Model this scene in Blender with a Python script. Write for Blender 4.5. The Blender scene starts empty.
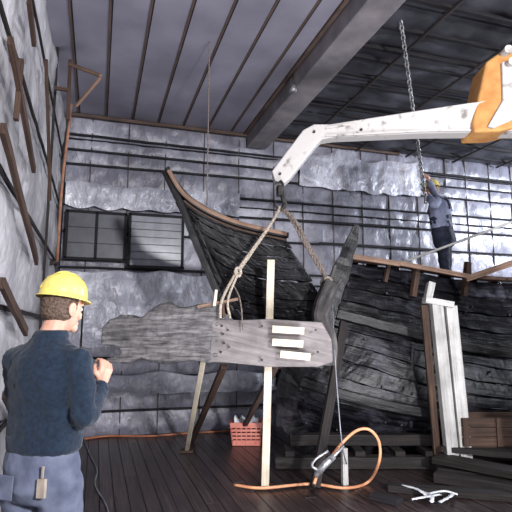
import bpy, math, random
from mathutils import Vector, Matrix, noise, Quaternion
random.seed(7)
V=Vector
# ------------------------------------------------------------ camera
CAMZ=1.6; YAW=math.radians(17.5); PIT=math.radians(8.4); F=500.0
CAM=V((0,0,CAMZ))
fwd=V((math.sin(YAW)*math.cos(PIT),math.cos(YAW)*math.cos(PIT),math.sin(PIT)))
hor=V((math.sin(YAW),math.cos(YAW),0))
rgt=V((math.cos(YAW),-math.sin(YAW),0))
upv=rgt.cross(fwd)
def ray(px,py): return fwd+rgt*((px-256)/F)+upv*((256-py)/F)
def P(px,py,d):
    r=ray(px,py); return CAM+r*(d/r.dot(hor))
D=8.15; LX=-0.58; CZ=5.05
def W(px,py,off=0):
    r=ray(px,py); return CAM+r*((D-off)/r.y)
def L(px,py,off=0):
    r=ray(px,py); return CAM+r*((LX+off)/r.x)
def FL(px,py,z=0):
    r=ray(px,py); return CAM+r*((z-CAMZ)/r.z)
cd=bpy.data.cameras.new('camera'); cam=bpy.data.objects.new('camera',cd)
bpy.context.collection.objects.link(cam); bpy.context.scene.camera=cam
cd.sensor_width=36; cd.lens=36*F/512; cd.clip_start=0.05
M=Matrix((rgt,upv,-fwd)).transposed().to_4x4(); M.translation=CAM; cam.matrix_world=M
# ------------------------------------------------------------ materials
def lin(c):
    return tuple(((x/255)/12.92 if x/255<=0.04045 else ((x/255+0.055)/1.055)**2.4) for x in c)+(1,)
def base(name):
    m=bpy.data.materials.new(name); m.use_nodes=True
    nt=m.node_tree; return m,nt,nt.nodes['Principled BSDF']
def ramp(nt,fac,cols):
    r=nt.nodes.new('ShaderNodeValToRGB'); e=r.color_ramp.elements
    while len(e)<len(cols): e.new(0.5)
    for el,(p,c) in zip(e,cols): el.position=p; el.color=lin(c)
    nt.links.new(fac,r.inputs[0]); return r.outputs[0]
def wood(name,a,b,c=None,rough=0.75,sx=1.5,sy=22,bump=0.5,stain=None,spec=0.3,objc=None,slo=.52,shi=.7):
    m,nt,bs=base(name); N=nt.nodes.new; K=nt.links.new
    tc=N('ShaderNodeTexCoord'); mp=N('ShaderNodeMapping'); mp.inputs['Scale'].default_value=objc or (sx,sy,1)
    K(tc.outputs['Object' if objc else 'UV'],mp.inputs[0])
    n=N('ShaderNodeTexNoise'); n.inputs['Scale'].default_value=1; n.inputs['Detail'].default_value=6; n.inputs['Roughness'].default_value=.65
    n.inputs['Distortion'].default_value=.4
    K(mp.outputs[0],n.inputs['Vector'])
    col=ramp(nt,n.outputs['Fac'],[(0.3,a),(0.5,c or tuple((x+y)/2 for x,y in zip(a,b))),(0.72,b)])
    n2=N('ShaderNodeTexNoise'); n2.inputs['Scale'].default_value=2.3; n2.inputs['Detail'].default_value=7; n2.inputs['Roughness'].default_value=.65
    K(tc.outputs['Object'],n2.inputs['Vector'])
    mx=N('ShaderNodeMixRGB'); mx.blend_type='MULTIPLY' if not stain else 'MIX'
    if stain:
        rr=N('ShaderNodeValToRGB'); rr.color_ramp.elements[0].position=slo; rr.color_ramp.elements[1].position=shi
        mu=N('ShaderNodeMath'); mu.operation='MULTIPLY'; K(n2.outputs['Fac'],rr.inputs[0]); 
        K(rr.outputs[0],mu.inputs[0]); K(n.outputs['Fac'],mu.inputs[1]); K(mu.outputs[0],mx.inputs[0]); mx.inputs[2].default_value=lin(stain)
    else:
        mx.inputs[0].default_value=.7
        K(ramp(nt,n2.outputs['Fac'],[(0.3,(150,150,150)),(0.65,(255,255,255))]),mx.inputs[2])
    K(col,mx.inputs[1])
    at=N('ShaderNodeAttribute'); at.attribute_name='shade'
    mm=N('ShaderNodeMixRGB'); mm.blend_type='MULTIPLY'; mm.inputs[0].default_value=0 if objc else 1
    K(mx.outputs[0],mm.inputs[1]); K(at.outputs['Color'],mm.inputs[2])
    K(mm.outputs[0],bs.inputs['Base Color'])
    bp=N('ShaderNodeBump'); bp.inputs['Strength'].default_value=bump; bp.inputs['Distance'].default_value=.012
    K(n.outputs['Fac'],bp.inputs['Height']); K(bp.outputs[0],bs.inputs['Normal'])
    bs.inputs['Roughness'].default_value=rough; bs.inputs['Specular IOR Level'].default_value=spec
    return m
def plain(name,a,b,scale=8,rough=.6,metal=0,bump=.2,dist=.01,spec=.4,detail=5,lo=.35,hi=.65,sheen=0,sub=0):
    m,nt,bs=base(name); N=nt.nodes.new; K=nt.links.new
    tc=N('ShaderNodeTexCoord'); n=N('ShaderNodeTexNoise'); n.inputs['Scale'].default_value=scale; n.inputs['Detail'].default_value=detail
    K(tc.outputs['Object'],n.inputs['Vector'])
    K(ramp(nt,n.outputs['Fac'],[(lo,a),(hi,b)]),bs.inputs['Base Color'])
    bp=N('ShaderNodeBump'); bp.inputs['Strength'].default_value=bump; bp.inputs['Distance'].default_value=dist
    K(n.outputs['Fac'],bp.inputs['Height']); K(bp.outputs[0],bs.inputs['Normal'])
    bs.inputs['Roughness'].default_value=rough; bs.inputs['Metallic'].default_value=metal; bs.inputs['Specular IOR Level'].default_value=spec
    if sheen: bs.inputs['Sheen Weight'].default_value=sheen
    if sub: bs.inputs['Subsurface Weight'].default_value=sub; bs.inputs['Subsurface Radius'].default_value=(.02,.008,.004)
    return m
def sheetmat(name,a,b,c,rough=.38,sc=(1.1,1.1,.6),bump=.35,spec=.5):
    m,nt,bs=base(name); N=nt.nodes.new; K=nt.links.new
    tc=N('ShaderNodeTexCoord')
    mp=N('ShaderNodeMapping'); mp.inputs['Scale'].default_value=sc; K(tc.outputs['Object'],mp.inputs[0])
    n=N('ShaderNodeTexNoise'); n.inputs['Scale'].default_value=.9; n.inputs['Detail'].default_value=5; n.inputs['Roughness'].default_value=.5; n.inputs['Distortion'].default_value=.4
    K(mp.outputs[0],n.inputs['Vector'])
    n3=N('ShaderNodeTexNoise'); n3.inputs['Scale'].default_value=7; n3.inputs['Detail'].default_value=6; n3.inputs['Distortion'].default_value=2.5
    K(mp.outputs[0],n3.inputs['Vector'])
    ad=N('ShaderNodeMath'); ad.operation='MULTIPLY_ADD'; ad.inputs[1].default_value=.3
    K(n3.outputs['Fac'],ad.inputs[0]); K(n.outputs['Fac'],ad.inputs[2])
    K(ramp(nt,ad.outputs[0],[(0.42,a),(0.64,b),(0.84,c)]),bs.inputs['Base Color'])
    bp=N('ShaderNodeBump'); bp.inputs['Strength'].default_value=bump; bp.inputs['Distance'].default_value=.03
    K(n3.outputs['Fac'],bp.inputs['Height']); K(bp.outputs[0],bs.inputs['Normal'])
    bs.inputs['Roughness'].default_value=rough; bs.inputs['Specular IOR Level'].default_value=spec
    return m
m_dark=wood('ship_oak_black',(5,5,7),(32,30,33),(13,12,15),rough=.4,bump=1,stain=(58,55,60),sy=14,slo=.54,shi=.7)
m_hull=wood('hull_oak',(5,5,7),(36,35,41),(14,14,18),rough=.36,bump=1,sy=12,stain=(92,91,102),slo=.52,shi=.7)
m_grey=wood('weathered_oak',(36,34,35),(118,114,112),(76,73,73),rough=.85,bump=1,sx=2,sy=16)
m_greyo=wood('eroded_oak',(40,38,40),(140,136,136),(96,93,94),rough=.85,bump=1,objc=(4,4,34))
m_greyb=wood('sawn_oak',(98,92,92),(146,138,136),(120,114,113),rough=.8,bump=.3)
m_rail=wood('rail_wood',(84,64,54),(168,138,116),(126,100,84),rough=.7)
m_brown=wood('brown_timber',(46,34,29),(104,80,64),(72,54,45),rough=.75)
m_dbrown=wood('dark_timber',(20,17,17),(58,50,47),(36,31,30),rough=.75)
m_pine=wood('pine_pale',(192,178,152),(228,218,196),(212,200,178),rough=.6,bump=.2,sy=30)
m_white=wood('white_painted_wood',(150,148,146),(214,211,207),(190,188,184),rough=.6,bump=.2)
m_floor=wood('floor_boards',(28,22,23),(96,78,76),(56,45,45),rough=.36,bump=.4,spec=.5)
m_batten=wood('wall_batten_dark',(18,17,20),(50,46,48),(30,28,32),rough=.8)
m_stud=wood('stud_brown',(76,64,60),(128,106,92),(100,82,74),rough=.8)
m_studw=wood('wall_stud',(54,48,50),(92,80,76),(70,62,62),rough=.8)
m_sheet=sheetmat('plastic_sheet',(74,73,82),(108,107,118),(150,149,160))
m_sheet2=sheetmat('plastic_sheet_loose',(112,112,122),(150,150,160),(196,196,204),rough=.26,bump=.7)
m_sheetL=sheetmat('plastic_sheet_left',(118,116,120),(150,148,151),(184,182,185),sc=(1.2,1.2,.7),rough=.45)
m_wallb=plain('wall_board_dark',(30,30,35),(62,62,70),scale=3,rough=.8)
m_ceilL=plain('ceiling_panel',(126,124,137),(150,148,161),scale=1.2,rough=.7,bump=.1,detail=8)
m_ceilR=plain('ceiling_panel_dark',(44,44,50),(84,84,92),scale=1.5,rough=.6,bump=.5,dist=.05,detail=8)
m_beam=plain('ceiling_beam_paint',(110,106,110),(142,136,138),scale=3,rough=.7,bump=.2)
m_crane=plain('crane_white_paint',(134,128,122),(204,200,196),scale=9,rough=.5,bump=.1,detail=12,lo=.3,hi=.42)
m_orange=plain('crane_orange_paint',(196,136,78),(218,162,98),scale=9,rough=.5,bump=.1)
m_steel=plain('steel',(110,110,112),(170,170,172),scale=20,rough=.4,metal=.6)
m_iron=plain('dark_iron',(30,28,28),(64,60,58),scale=20,rough=.6,metal=.5)
m_rope=plain('rope_fiber',(120,108,98),(184,172,156),scale=60,rough=.9,bump=.6)
m_drope=plain('dark_rope',(78,70,66),(124,112,104),scale=60,rough=.9)
m_hose=plain('hose_rubber',(184,126,90),(212,152,112),scale=6,rough=.45)
m_cable=plain('orange_cable',(150,88,58),(176,108,74),scale=6,rough=.5)
m_bcable=plain('grey_cable',(90,92,100),(130,132,138),scale=6,rough=.5)
m_pipe=plain('rusty_pipe',(120,84,66),(160,112,86),scale=9,rough=.6)
m_glass=plain('window_glass_dusty',(88,89,98),(112,113,122),scale=3,rough=.25)
m_black=plain('dim_pane',(54,54,61),(76,76,84),scale=3,rough=.45)
m_yel=plain('helmet_yellow',(220,196,92),(236,216,116),scale=3,rough=.32,bump=.02,spec=.5)
m_navy=plain('navy_wool',(15,28,44),(28,44,62),scale=55,rough=.95,bump=.6,dist=.006,sheen=.1,lo=.3,hi=.7)
m_trs=plain('grey_blue_trousers',(76,82,102),(106,112,132),scale=9,rough=.9,bump=.5,dist=.02)
m_skin=plain('skin',(196,146,124),(220,172,150),scale=14,rough=.5,bump=.08,sub=.1)
m_hair=plain('brown_hair',(66,52,44),(112,92,78),scale=90,rough=.7,bump=.9)
m_grhair=plain('light_hair',(110,86,60),(150,122,88),scale=90,rough=.7,bump=.9)
m_shirt=plain('light_shirt',(104,108,130),(126,130,152),scale=9,rough=.85,bump=.3)
m_over=plain('dark_overalls',(20,24,38),(36,42,60),scale=9,rough=.85,bump=.4)
m_boot=plain('black_boot_leather',(18,16,15),(40,34,30),scale=20,rough=.5)
m_eye=plain('eye_white',(225,225,220),(235,235,230),rough=.2)
m_pup=plain('eye_dark',(30,20,15),(40,30,22),rough=.2)
m_lip=plain('lip',(170,108,98),(186,122,110),rough=.5)
m_crate=plain('pink_crate_plastic',(196,112,98),(222,142,126),scale=5,rough=.5)
m_rag=plain('white_plastic_rag',(190,194,198),(230,232,234),scale=12,rough=.35)
m_pouch=plain('tan_leather',(140,130,118),(170,158,146),scale=14,rough=.7)
# ------------------------------------------------------------ builders
ROOT={}
def group(name):
    e=bpy.data.objects.new(name,None); bpy.context.collection.objects.link(e); e.empty_display_size=.1
    ROOT[e]=[]; return e
def mk(name,vs,fs,mat,uvs=None,parent=None,smooth=False,shade=None,bevel=0):
    vs=[V(v) for v in vs]
    c=V((0,0,0))
    for v in vs: c+=v
    c/=len(vs)
    me=bpy.data.meshes.new(name); me.from_pydata([v-c for v in vs],[],fs)
    if isinstance(mat,(list,tuple)):
        for q in mat: me.materials.append(q)
    else: me.materials.append(mat)
    if uvs is not None:
        ul=me.uv_layers.new(name='UVMap')
        flat=[uv for f in uvs for uv in f]
        for i,uv in enumerate(flat): ul.data[i].uv=uv
    ca=me.color_attributes.new('shade','FLOAT_COLOR','CORNER')
    li=0
    for pi,p in enumerate(me.polygons):
        s=1.0 if shade is None else shade[pi]
        for _ in p.vertices: ca.data[li].color=(s,s,s,1); li+=1
    if smooth:
        for p in me.polygons: p.use_smooth=True
    o=bpy.data.objects.new(name,me); bpy.context.collection.objects.link(o); o.location=c
    if parent is not None: o.parent=parent; ROOT[parent].append(o)
    if bevel:
        b=o.modifiers.new('bevel','BEVEL'); b.width=bevel; b.segments=2; b.limit_method='ANGLE'
    return o
class Acc:
    """accumulates geometry into one mesh"""
    def __init__(s): s.v=[];s.f=[];s.u=[];s.s=[]
    def add(s,vs,fs,us,sh=1.0):
        o=len(s.v); s.v+=[V(v) for v in vs]; s.f+=[tuple(i+o for i in f) for f in fs]; s.u+=us; s.s+=[sh]*len(fs)
    def make(s,name,mat,parent=None,smooth=False,bevel=0): return mk(name,s.v,s.f,mat,s.u,parent,smooth,s.s,bevel)
def beamgeo(a,b,w,h,up=None,rough=0,taper=1.0,acc=None,sh=None,seglen=.25,bow=0):
    a=V(a);b=V(b); d=b-a; ln=d.length; t=d.normalized()
    u=V(up) if up is not None else (V((0,0,1)) if abs(t.z)<.9 else V((0,1,0)))
    s=t.cross(u).normalized(); u=s.cross(t).normalized()
    n=max(1,int(ln/seglen)) if (rough or bow) else 1
    vs=[];fs=[];us=[]; ro=random.random()*20; seed=V((random.random()*50,0,0))
    for i in range(n+1):
        k=i/n; p=a+d*k+u*(bow*math.sin(math.pi*k)); sc=1+(taper-1)*k
        for j,(x,y) in enumerate(((-1,-1),(1,-1),(1,1),(-1,1))):
            q=p+s*(x*w/2*sc)+u*(y*h/2*sc)
            if rough: q=q+noise.noise_vector(q*3+seed)*rough
            vs.append(q)
    for i in range(n):
        for j in range(4):
            j2=(j+1)%4
            fs.append((i*4+j,i*4+j2,(i+1)*4+j2,(i+1)*4+j))
            l0=ln*i/n+ro; l1=ln*(i+1)/n+ro; us.append([(l0,j*.2+ro),(l0,j*.2+.2+ro),(l1,j*.2+.2+ro),(l1,j*.2+ro)])
    fs.append((3,2,1,0)); us.append([(ro,0),(ro+.02,0.1),(ro+.02,.2),(ro,.2)])
    e=n*4; fs.append((e,e+1,e+2,e+3)); us.append([(ro,0),(ro+.02,0.1),(ro+.02,.2),(ro,.2)])
    acc.add(vs,fs,us,sh if sh is not None else random.uniform(.8,1.1))
def beam(name,a,b,w,h,mat,parent=None,bevel=.004,**k):
    A=Acc(); beamgeo(a,b,w,h,acc=A,**k); return A.make(name,mat,parent,bevel=bevel)
def sweep(pts,ws,hs,acc,up,rough=0,sh=1):
    """rectangular section swept along points, one continuous solid"""
    pts=[V(p) for p in pts]; m=len(pts); up=V(up)
    if not isinstance(ws,(list,tuple)): ws=[ws]*m
    if not isinstance(hs,(list,tuple)): hs=[hs]*m
    vs=[];fs=[];us=[]; ln=random.random()*20; ns=((-1,-1),(0,-1.04),(1,-1),(1.04,0),(1,1),(0,1.04),(-1,1),(-1.04,0)); n=8; lens=[]
    for i,p in enumerate(pts):
        t=(pts[min(i+1,m-1)]-pts[max(i-1,0)]).normalized(); s=t.cross(up).normalized(); u=s.cross(t)
        if i: ln+=(p-pts[i-1]).length
        lens.append(ln)
        for x,y in ns:
            q=p+s*(x*ws[i]/2)+u*(y*hs[i]/2)
            if rough: q=q+noise.noise_vector(q*6)*rough+noise.noise_vector(q*17)*rough*.4
            vs.append(q)
    for i in range(m-1):
        for j in range(n):
            j2=(j+1)%n; fs.append((i*n+j,i*n+j2,(i+1)*n+j2,(i+1)*n+j)); us.append([(lens[i],j*.09),(lens[i],j*.09+.09),(lens[i+1],j*.09+.09),(lens[i+1],j*.09)])
    fs.append(tuple(range(n-1,-1,-1))); us.append([(0,0)]*n); fs.append(tuple((m-1)*n+j for j in range(n))); us.append([(0,0)]*n)
    acc.add(vs,fs,us,sh)
def tubegeo(pts,rad,acc,n=10,cap=True,flat=None):
    pts=[V(p) for p in pts]; m=len(pts)
    if not isinstance(rad,(list,tuple)): rad=[rad]*m
    vs=[];fs=[];us=[]
    t0=(pts[1]-pts[0]).normalized(); ref=V((0,0,1)) if abs(t0.z)<.9 else V((0,1,0))
    s=t0.cross(ref).normalized(); pt=t0; ln=0
    for i,p in enumerate(pts):
        if i==0: t=t0
        elif i==m-1: t=(pts[i]-pts[i-1]).normalized()
        else: t=((pts[i+1]-p).normalized()+(p-pts[i-1]).normalized()).normalized()
        s=(pt.rotation_difference(t)@s); s=(s-t*s.dot(t)).normalized(); pt=t
        q=t.cross(s)
        r=rad[i]; rx,ry=(r if isinstance(r,tuple) else (r,r))
        for j in range(n):
            a=2*math.pi*j/n; vs.append(p+s*(math.cos(a)*rx)+q*(math.sin(a)*ry))
    for i in range(m-1):
        l1=ln+(pts[i+1]-pts[i]).length
        for j in range(n):
            j2=(j+1)%n
            fs.append((i*n+j,i*n+j2,(i+1)*n+j2,(i+1)*n+j)); us.append([(ln,j/n),(ln,(j+1)/n),(l1,(j+1)/n),(l1,j/n)])
        ln=l1
    if cap:
        fs.append(tuple(range(n-1,-1,-1))); us.append([(0,0)]*n)
        fs.append(tuple((m-1)*n+j for j in range(n))); us.append([(0,0)]*n)
    acc.add(vs,fs,us)
def cr(p,t):
    n=len(p)-1; x=min(max(t,0),1)*n; i=min(int(x),n-1); f=x-i
    a=p[max(i-1,0)];b=p[i];c=p[i+1];d=p[min(i+2,n)]
    if i==0: a=b*2-c
    if i+2>n: d=c*2-b
    return .5*((2*b)+(c-a)*f+(2*a-5*b+4*c-d)*f*f+(3*b-a-3*c+d)*f**3)
def spl(pts,n): 
    pts=[V(p) for p in pts]; return [cr(pts,i/n) for i in range(n+1)]
def tube(name,pts,rad,mat,parent=None,n=10,sm=0):
    if sm: pts=spl(pts,sm)
    if sm and isinstance(rad,(list,tuple)) and len(rad)!=len(pts): rad=[rad[min(int(i/len(pts)*len(rad)),len(rad)-1)] for i in range(len(pts))]
    A=Acc(); tubegeo(pts,rad,A,n); return A.make(name,mat,parent,smooth=True)
def rope(name,pts,r,mat,parent=None,sm=30,twist=60):
    c=spl(pts,max(sm,8)); 
    ln=sum((c[i+1]-c[i]).length for i in range(len(c)-1)); n=int(min(400,ln*twist))
    c=spl(c,n); A=Acc()
    for k in range(3):
        q=[]
        for i,p in enumerate(c):
            t=(c[min(i+1,n)]-c[max(i-1,0)]).normalized(); s=t.cross(V((.3,.9,.1))).normalized(); b=t.cross(s)
            a=i/n*ln/(r*7)*2*math.pi+k*2.094
            q.append(p+s*math.cos(a)*r*.55+b*math.sin(a)*r*.55)
        tubegeo(q,r*.58,A,5)
    return A.make(name,mat,parent,smooth=True)
def prism(name,pts,off,mat,parent=None,bevel=.006,rough=0):
    pts=[V(p) for p in pts]; n=len(pts); off=V(off)
    ax=(max(pts,key=lambda p:(p-pts[0]).length)-pts[0]).normalized(); nn=off.normalized(); ay=nn.cross(ax)
    uv=lambda p:(p.dot(ax),p.dot(ay)+p.dot(nn))
    vs=pts+[p+off for p in pts]; fs=[tuple(range(n)),tuple(range(2*n-1,n-1,-1))]
    for i in range(n): j=(i+1)%n; fs.append((i,n+i,n+j,j))
    us=[[uv(vs[i]) for i in f] for f in fs]
    o=mk(name,vs,fs,mat,us,parent,bevel=bevel)
    if rough:
        o.modifiers.clear()
        r=o.modifiers.new('r','REMESH'); r.mode='VOXEL'; r.voxel_size=.014
        s=o.modifiers.new('s','SMOOTH'); s.iterations=2
        tx=bpy.data.textures.new('cl','CLOUDS'); tx.noise_scale=.12; tx.noise_depth=5
        dm=o.modifiers.new('d','DISPLACE'); dm.texture=tx; dm.strength=rough; dm.mid_level=.4; dm.texture_coords='LOCAL'
    return o
def planks(name,rows,n,th,mat,parent,gap=.06,nu=40,rough=.012,u0=0,u1=1,rag=0,crumble=0,offr=None):
    rows=[[V(p) for p in r] for r in rows]
    def S(u,v): return cr([cr(r,u) for r in rows],v)
    A=Acc()
    for k in range(n):
        v0=k/n; v1=(k+1-gap)/n; off=random.uniform(-1,1)*(offr or rough); sh=random.uniform(.6,1.35)
        vs=[];fs=[];us=[]; nv=3
        ua=u0+random.random()*rag; ub=u1-random.random()*rag
        for i in range(nu+1):
            u=ua+(ub-ua)*i/nu
            e0=crumble*noise.noise(V((u*14,k*3.1,0)))/n; e1=crumble*noise.noise(V((u*14,k*3.1,9)))/n
            for j in range(nv+1):
                v=max(0,(v0+e0)+((v1+e1)-(v0+e0))*j/nv)
                p=S(u,v); du=S(min(u+.01,1),v)-S(max(u-.01,0),v); dv=S(u,min(v+.01,1))-S(u,max(v-.01,0))
                nr=du.cross(dv)
                nr=nr.normalized() if nr.length>1e-9 else V((0,-1,0))
                if nr.dot(p-CAM)>0: nr=-nr
                lap=(j/nv-.5)*(offr or 0)*1.6
                p=p+nr*(off+lap+noise.noise(p*5)*rough*.8+noise.noise(p*16)*rough*.5)
                vs.append(p); vs.append(p-nr*th)
        w=(nv+1)*2; ro=random.random()*30
        def uvq(i,j): return (i/nu*4+ro,j*.08+ro)
        for i in range(nu):
            for j in range(nv):
                a=i*w+j*2
                fs.append((a,a+2,a+w+2,a+w)); us.append([uvq(i,j),uvq(i,j+1),uvq(i+1,j+1),uvq(i+1,j)])
                fs.append((a+1,a+w+1,a+w+3,a+3)); us.append([uvq(i,j),uvq(i+1,j),uvq(i+1,j+1),uvq(i,j+1)])
            for j,fl in ((0,0),(nv,1)):
                a=i*w+j*2; fs.append((a,a+w,a+w+1,a+1) if not fl else (a,a+1,a+w+1,a+w)); us.append([uvq(i,j),uvq(i+1,j),uvq(i+1,j+.3),uvq(i,j+.3)])
        for i in (0,nu):
            for j in range(nv):
                a=i*w+j*2; fs.append((a,a+1,a+3,a+2)); us.append([uvq(i,j)]*4)
        A.add(vs,fs,us,sh)
    return A.make(name,mat,parent),S
def sheet(acc,org,du,dv,nrm,lu,lv,amp=.03,res=.07,seed=0,sag=.0,fu=1.2,fv=2.4,ragged=0):
    nu=max(2,int(lu/res)); nv=max(2,int(lv/res)); vs=[];fs=[];us=[]
    for i in range(nu+1):
        for j in range(nv+1):
            a=lu*i/nu; b=lv*j/nv
            if ragged: b=b*(1+ragged*noise.noise(V((a*1.7,seed,0))))-ragged*lv*abs(noise.noise(V((a*2.3,seed,5))))*(1-j/nv)
            p=org+du*a+dv*b
            q=V((a*fu+seed*7,b*fv+seed,seed))
            h=abs(noise.noise(q))*1.0+abs(noise.noise(q*2.7+V((a*.4,b*-.8,0))))*.6+noise.noise(q*7)*.2
            e=math.sin(math.pi*j/nv)**.5 if 0<j<nv else 0
            vs.append(p+nrm*(h*amp*(.25+e)+sag*e))
    for i in range(nu):
        for j in range(nv):
            a=i*(nv+1)+j; fs.append((a,a+nv+1,a+nv+2,a+1)); us.append([(0,0)]*4)
    acc.add(vs,fs,us)
X=V((1,0,0));Y=V((0,1,0));Z=V((0,0,1))
RX=11.0; RY=-5.0
def boxacc(acc,lo,hi,sh=1):
    beamgeo(V((lo[0],(lo[1]+hi[1])/2,(lo[2]+hi[2])/2)),V((hi[0],(lo[1]+hi[1])/2,(lo[2]+hi[2])/2)),hi[1]-lo[1],hi[2]-lo[2],acc=acc,sh=sh)
# ------------------------------------------------------------ FLOOR
g=group('floor')
A=Acc(); boxacc(A,(LX-.1,RY-.1,-.2),(RX+.1,D+.2,-.035)); A.make('floor_base',m_batten,g)
A=Acc(); x=LX
while x<RX:
    w=.135; y=RY
    while y<D+.05:
        l=random.uniform(2.2,4.2); y2=min(y+l,D+.05)
        zt=random.uniform(-.003,0)
        beamgeo(V((x+w/2,y,-.0175+zt)),V((x+w/2,y2-.004,-.0175+zt)),w-.007,.035,acc=A,sh=random.uniform(.65,1.15)); y=y2
    x+=w
A.make('floor_boards',m_floor,g)
# ------------------------------------------------------------ BACK WALL
g=group('wall_back')
A=Acc(); boxacc(A,(LX-.1,D+.12,-.1),(RX+.1,D+.25,CZ+.1)); A.make('backing',m_wallb,g)
zs=[W(110,y).z for y in (436,412,392,377,358,290,268,232,207,187,166,152,138,118)]
zs[0]=0; zs[-1]=CZ
A=Acc(); k=0
for i in range(len(zs)-1):
    sheet(A,V((LX,D+.06+.004*(i%2),zs[i]-.01)),X,Z,-Y,RX-LX,zs[i+1]-zs[i]+.02,amp=.05,seed=i*1.37,res=.05,fu=2.2,fv=1.6)
A.make('plastic_sheets',m_sheet,g,smooth=True)
A=Acc()
for i,z in enumerate(zs):
    if i==0 or i==len(zs)-1: continue
    x=LX
    while x<RX:
        l=random.uniform(2.5,5); x2=min(RX,x+l)
        beamgeo(V((x,D+.02,z+random.uniform(-.014,.014))),V((x2-.01,D+.02,z+random.uniform(-.014,.014))),.05,random.choice((.022,.03,.042)),acc=A,rough=.006); x=x2
    if i in (5,8,11):
        z2=z+.17; beamgeo(V((LX,D+.03,z2)),V((RX,D+.03,z2+random.uniform(-.03,.03))),.05,.018,acc=A,rough=.005)
A.make('battens',m_batten,g)
A=Acc()
x=LX+.35
while x<RX:
    beamgeo(V((x,D+.045,.0)),V((x+random.uniform(-.03,.03),D+.045,CZ)),.016,.03,acc=A,up=Y,rough=.004); x+=random.uniform(.5,.68)
A.make('studs',m_studw,g)
A=Acc(); beamgeo(V((LX,D-.03,CZ-.04)),V((5.5,D-.03,CZ-.04)),.05,.05,acc=A); A.make('top_plate',m_stud,g)
A=Acc()
for (x0,y0,x1,y1,s) in ((66,180,240,203,3),(84,303,335,347,5),(64,270,215,305,9),(100,376,330,396,14),(300,150,420,184,17)):
    a=W(x0,y0,.09); b=W(x1,y0,.09); c=W(x0,y1,.09)
    sheet(A,V((a.x,D-.03,c.z)),X,Z,-Y,b.x-a.x,a.z-c.z,amp=.1,seed=s,res=.04,fu=2.4,fv=2.0,ragged=.25)
A.make('loose_sheets',m_sheet2,g,smooth=True)
# windows
def window(n,x0,y0,x1,y1,glass,mul,bars):
    g=group('window_%d'%n); a=W(x0,y0); b=W(x1,y1); 
    zt=W((x0+x1)/2,y0).z; zb=W((x0+x1)/2,y1).z; yy=D-.1
    A=Acc(); boxacc(A,(a.x,yy,zb),(b.x,yy+.03,zt)); A.make('pane',glass,g)
    A=Acc()
    for z in (zt,zb): beamgeo(V((a.x-.03,yy,z)),V((b.x+.03,yy,z)),.06,.04,acc=A)
    for k in range(mul+1):
        x=a.x+(b.x-a.x)*k/mul; beamgeo(V((x,yy,zb)),V((x,yy,zt)),.04,.06,acc=A,up=Y)
    A.make('frame',m_batten,g)
    A=Acc()
    for k in range(1,bars+1):
        z=zb+(zt-zb)*k/(bars+1); beamgeo(V((a.x,yy-.02,z)),V((b.x,yy-.02,z)),.006,.006,acc=A,sh=.7)
    A.make('bars',m_iron,g)
window(1,68,214,124,260,m_black,2,2); window(2,130,217,181,268,m_glass,1,6)
# ------------------------------------------------------------ LEFT WALL
g=group('wall_left')
A=Acc(); boxacc(A,(LX-.3,RY,-.1),(LX-.12,D+.2,CZ+.1)); A.make('backing',m_wallb,g)
A=Acc(); z=0
for i,zz in enumerate((.9,1.75,2.6,3.5,4.3,CZ)):
    sheet(A,V((LX-.1,D+.1,z-.01)),-Y,Z,X,D-RY,zz-z+.02,amp=.07,seed=40+i*1.7,res=.055,fu=2.0,fv=1.2); z=zz
A.make('plastic_sheets',m_sheetL,g,smooth=True)
A=Acc()
for zz in (.9,1.75,2.6,3.5,4.3):
    beamgeo(V((LX-.045,2.6,zz)),V((LX-.045,D,zz)),.02,.035,acc=A,rough=.008)
beamgeo(V((LX-.03,6.2,0)),V((LX-.03,6.2,CZ)),.025,.03,acc=A,up=X,rough=.006,sh=.9)
A.make('battens',m_dbrown,g)
A=Acc()
for a,b,w in (((10,40),(34,170),.06),((3,128),(37,262),.07),((22,60),(16,120),.04),((2,283),(26,332),.07),((29,0),(34,44),.06),((4,395),(30,440),.05),((46,60),(50,200),.04)):
    beamgeo(L(a[0],a[1],.03),L(b[0],b[1],.03),w,.03,acc=A,up=X,rough=.006)
A.make('loose_planks',m_brown,g)
g=group('wall_right'); A=Acc(); boxacc(A,(RX,RY,-.1),(RX+.15,D+.2,CZ+.1)); A.make('backing',m_wallb,g)
A=Acc(); sheet(A,V((RX-.02,RY,0)),Y,Z,-X,D-RY,CZ,amp=.1,seed=77,res=.2); A.make('plastic_sheets',m_sheet,g,smooth=True)
g=group('wall_front'); A=Acc(); boxacc(A,(LX-.1,RY-.15,-.1),(RX+.1,RY,CZ+.1)); A.make('backing',m_wallb,g)
g=group('corner_pipe')
tube('pipe',[P(71,104,6.9),P(69,125,6.9),P(62,185,6.9),P(57,262,6.9)],.02,m_pipe,g,8,sm=12)
beam('wall_bracket',P(57,262,6.9),P(54,264,6.9)-X*.06,.05,.05,m_iron,g)
g=group('hoist_bracket')
beam('arm',P(70,64,5.6),P(101,76,5.4),.045,.04,m_rail,g); beam('strut',P(76,106,5.6),P(100,78,5.4),.03,.03,m_rail,g)
beam('upright',P(70,60,5.6),P(68,120,5.6),.04,.04,m_brown,g); beam('wall_arm',P(69,90,5.6),V((LX-.02,P(69,90,5.6).y,P(69,90,5.6).z)),.04,.04,m_brown,g)
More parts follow.
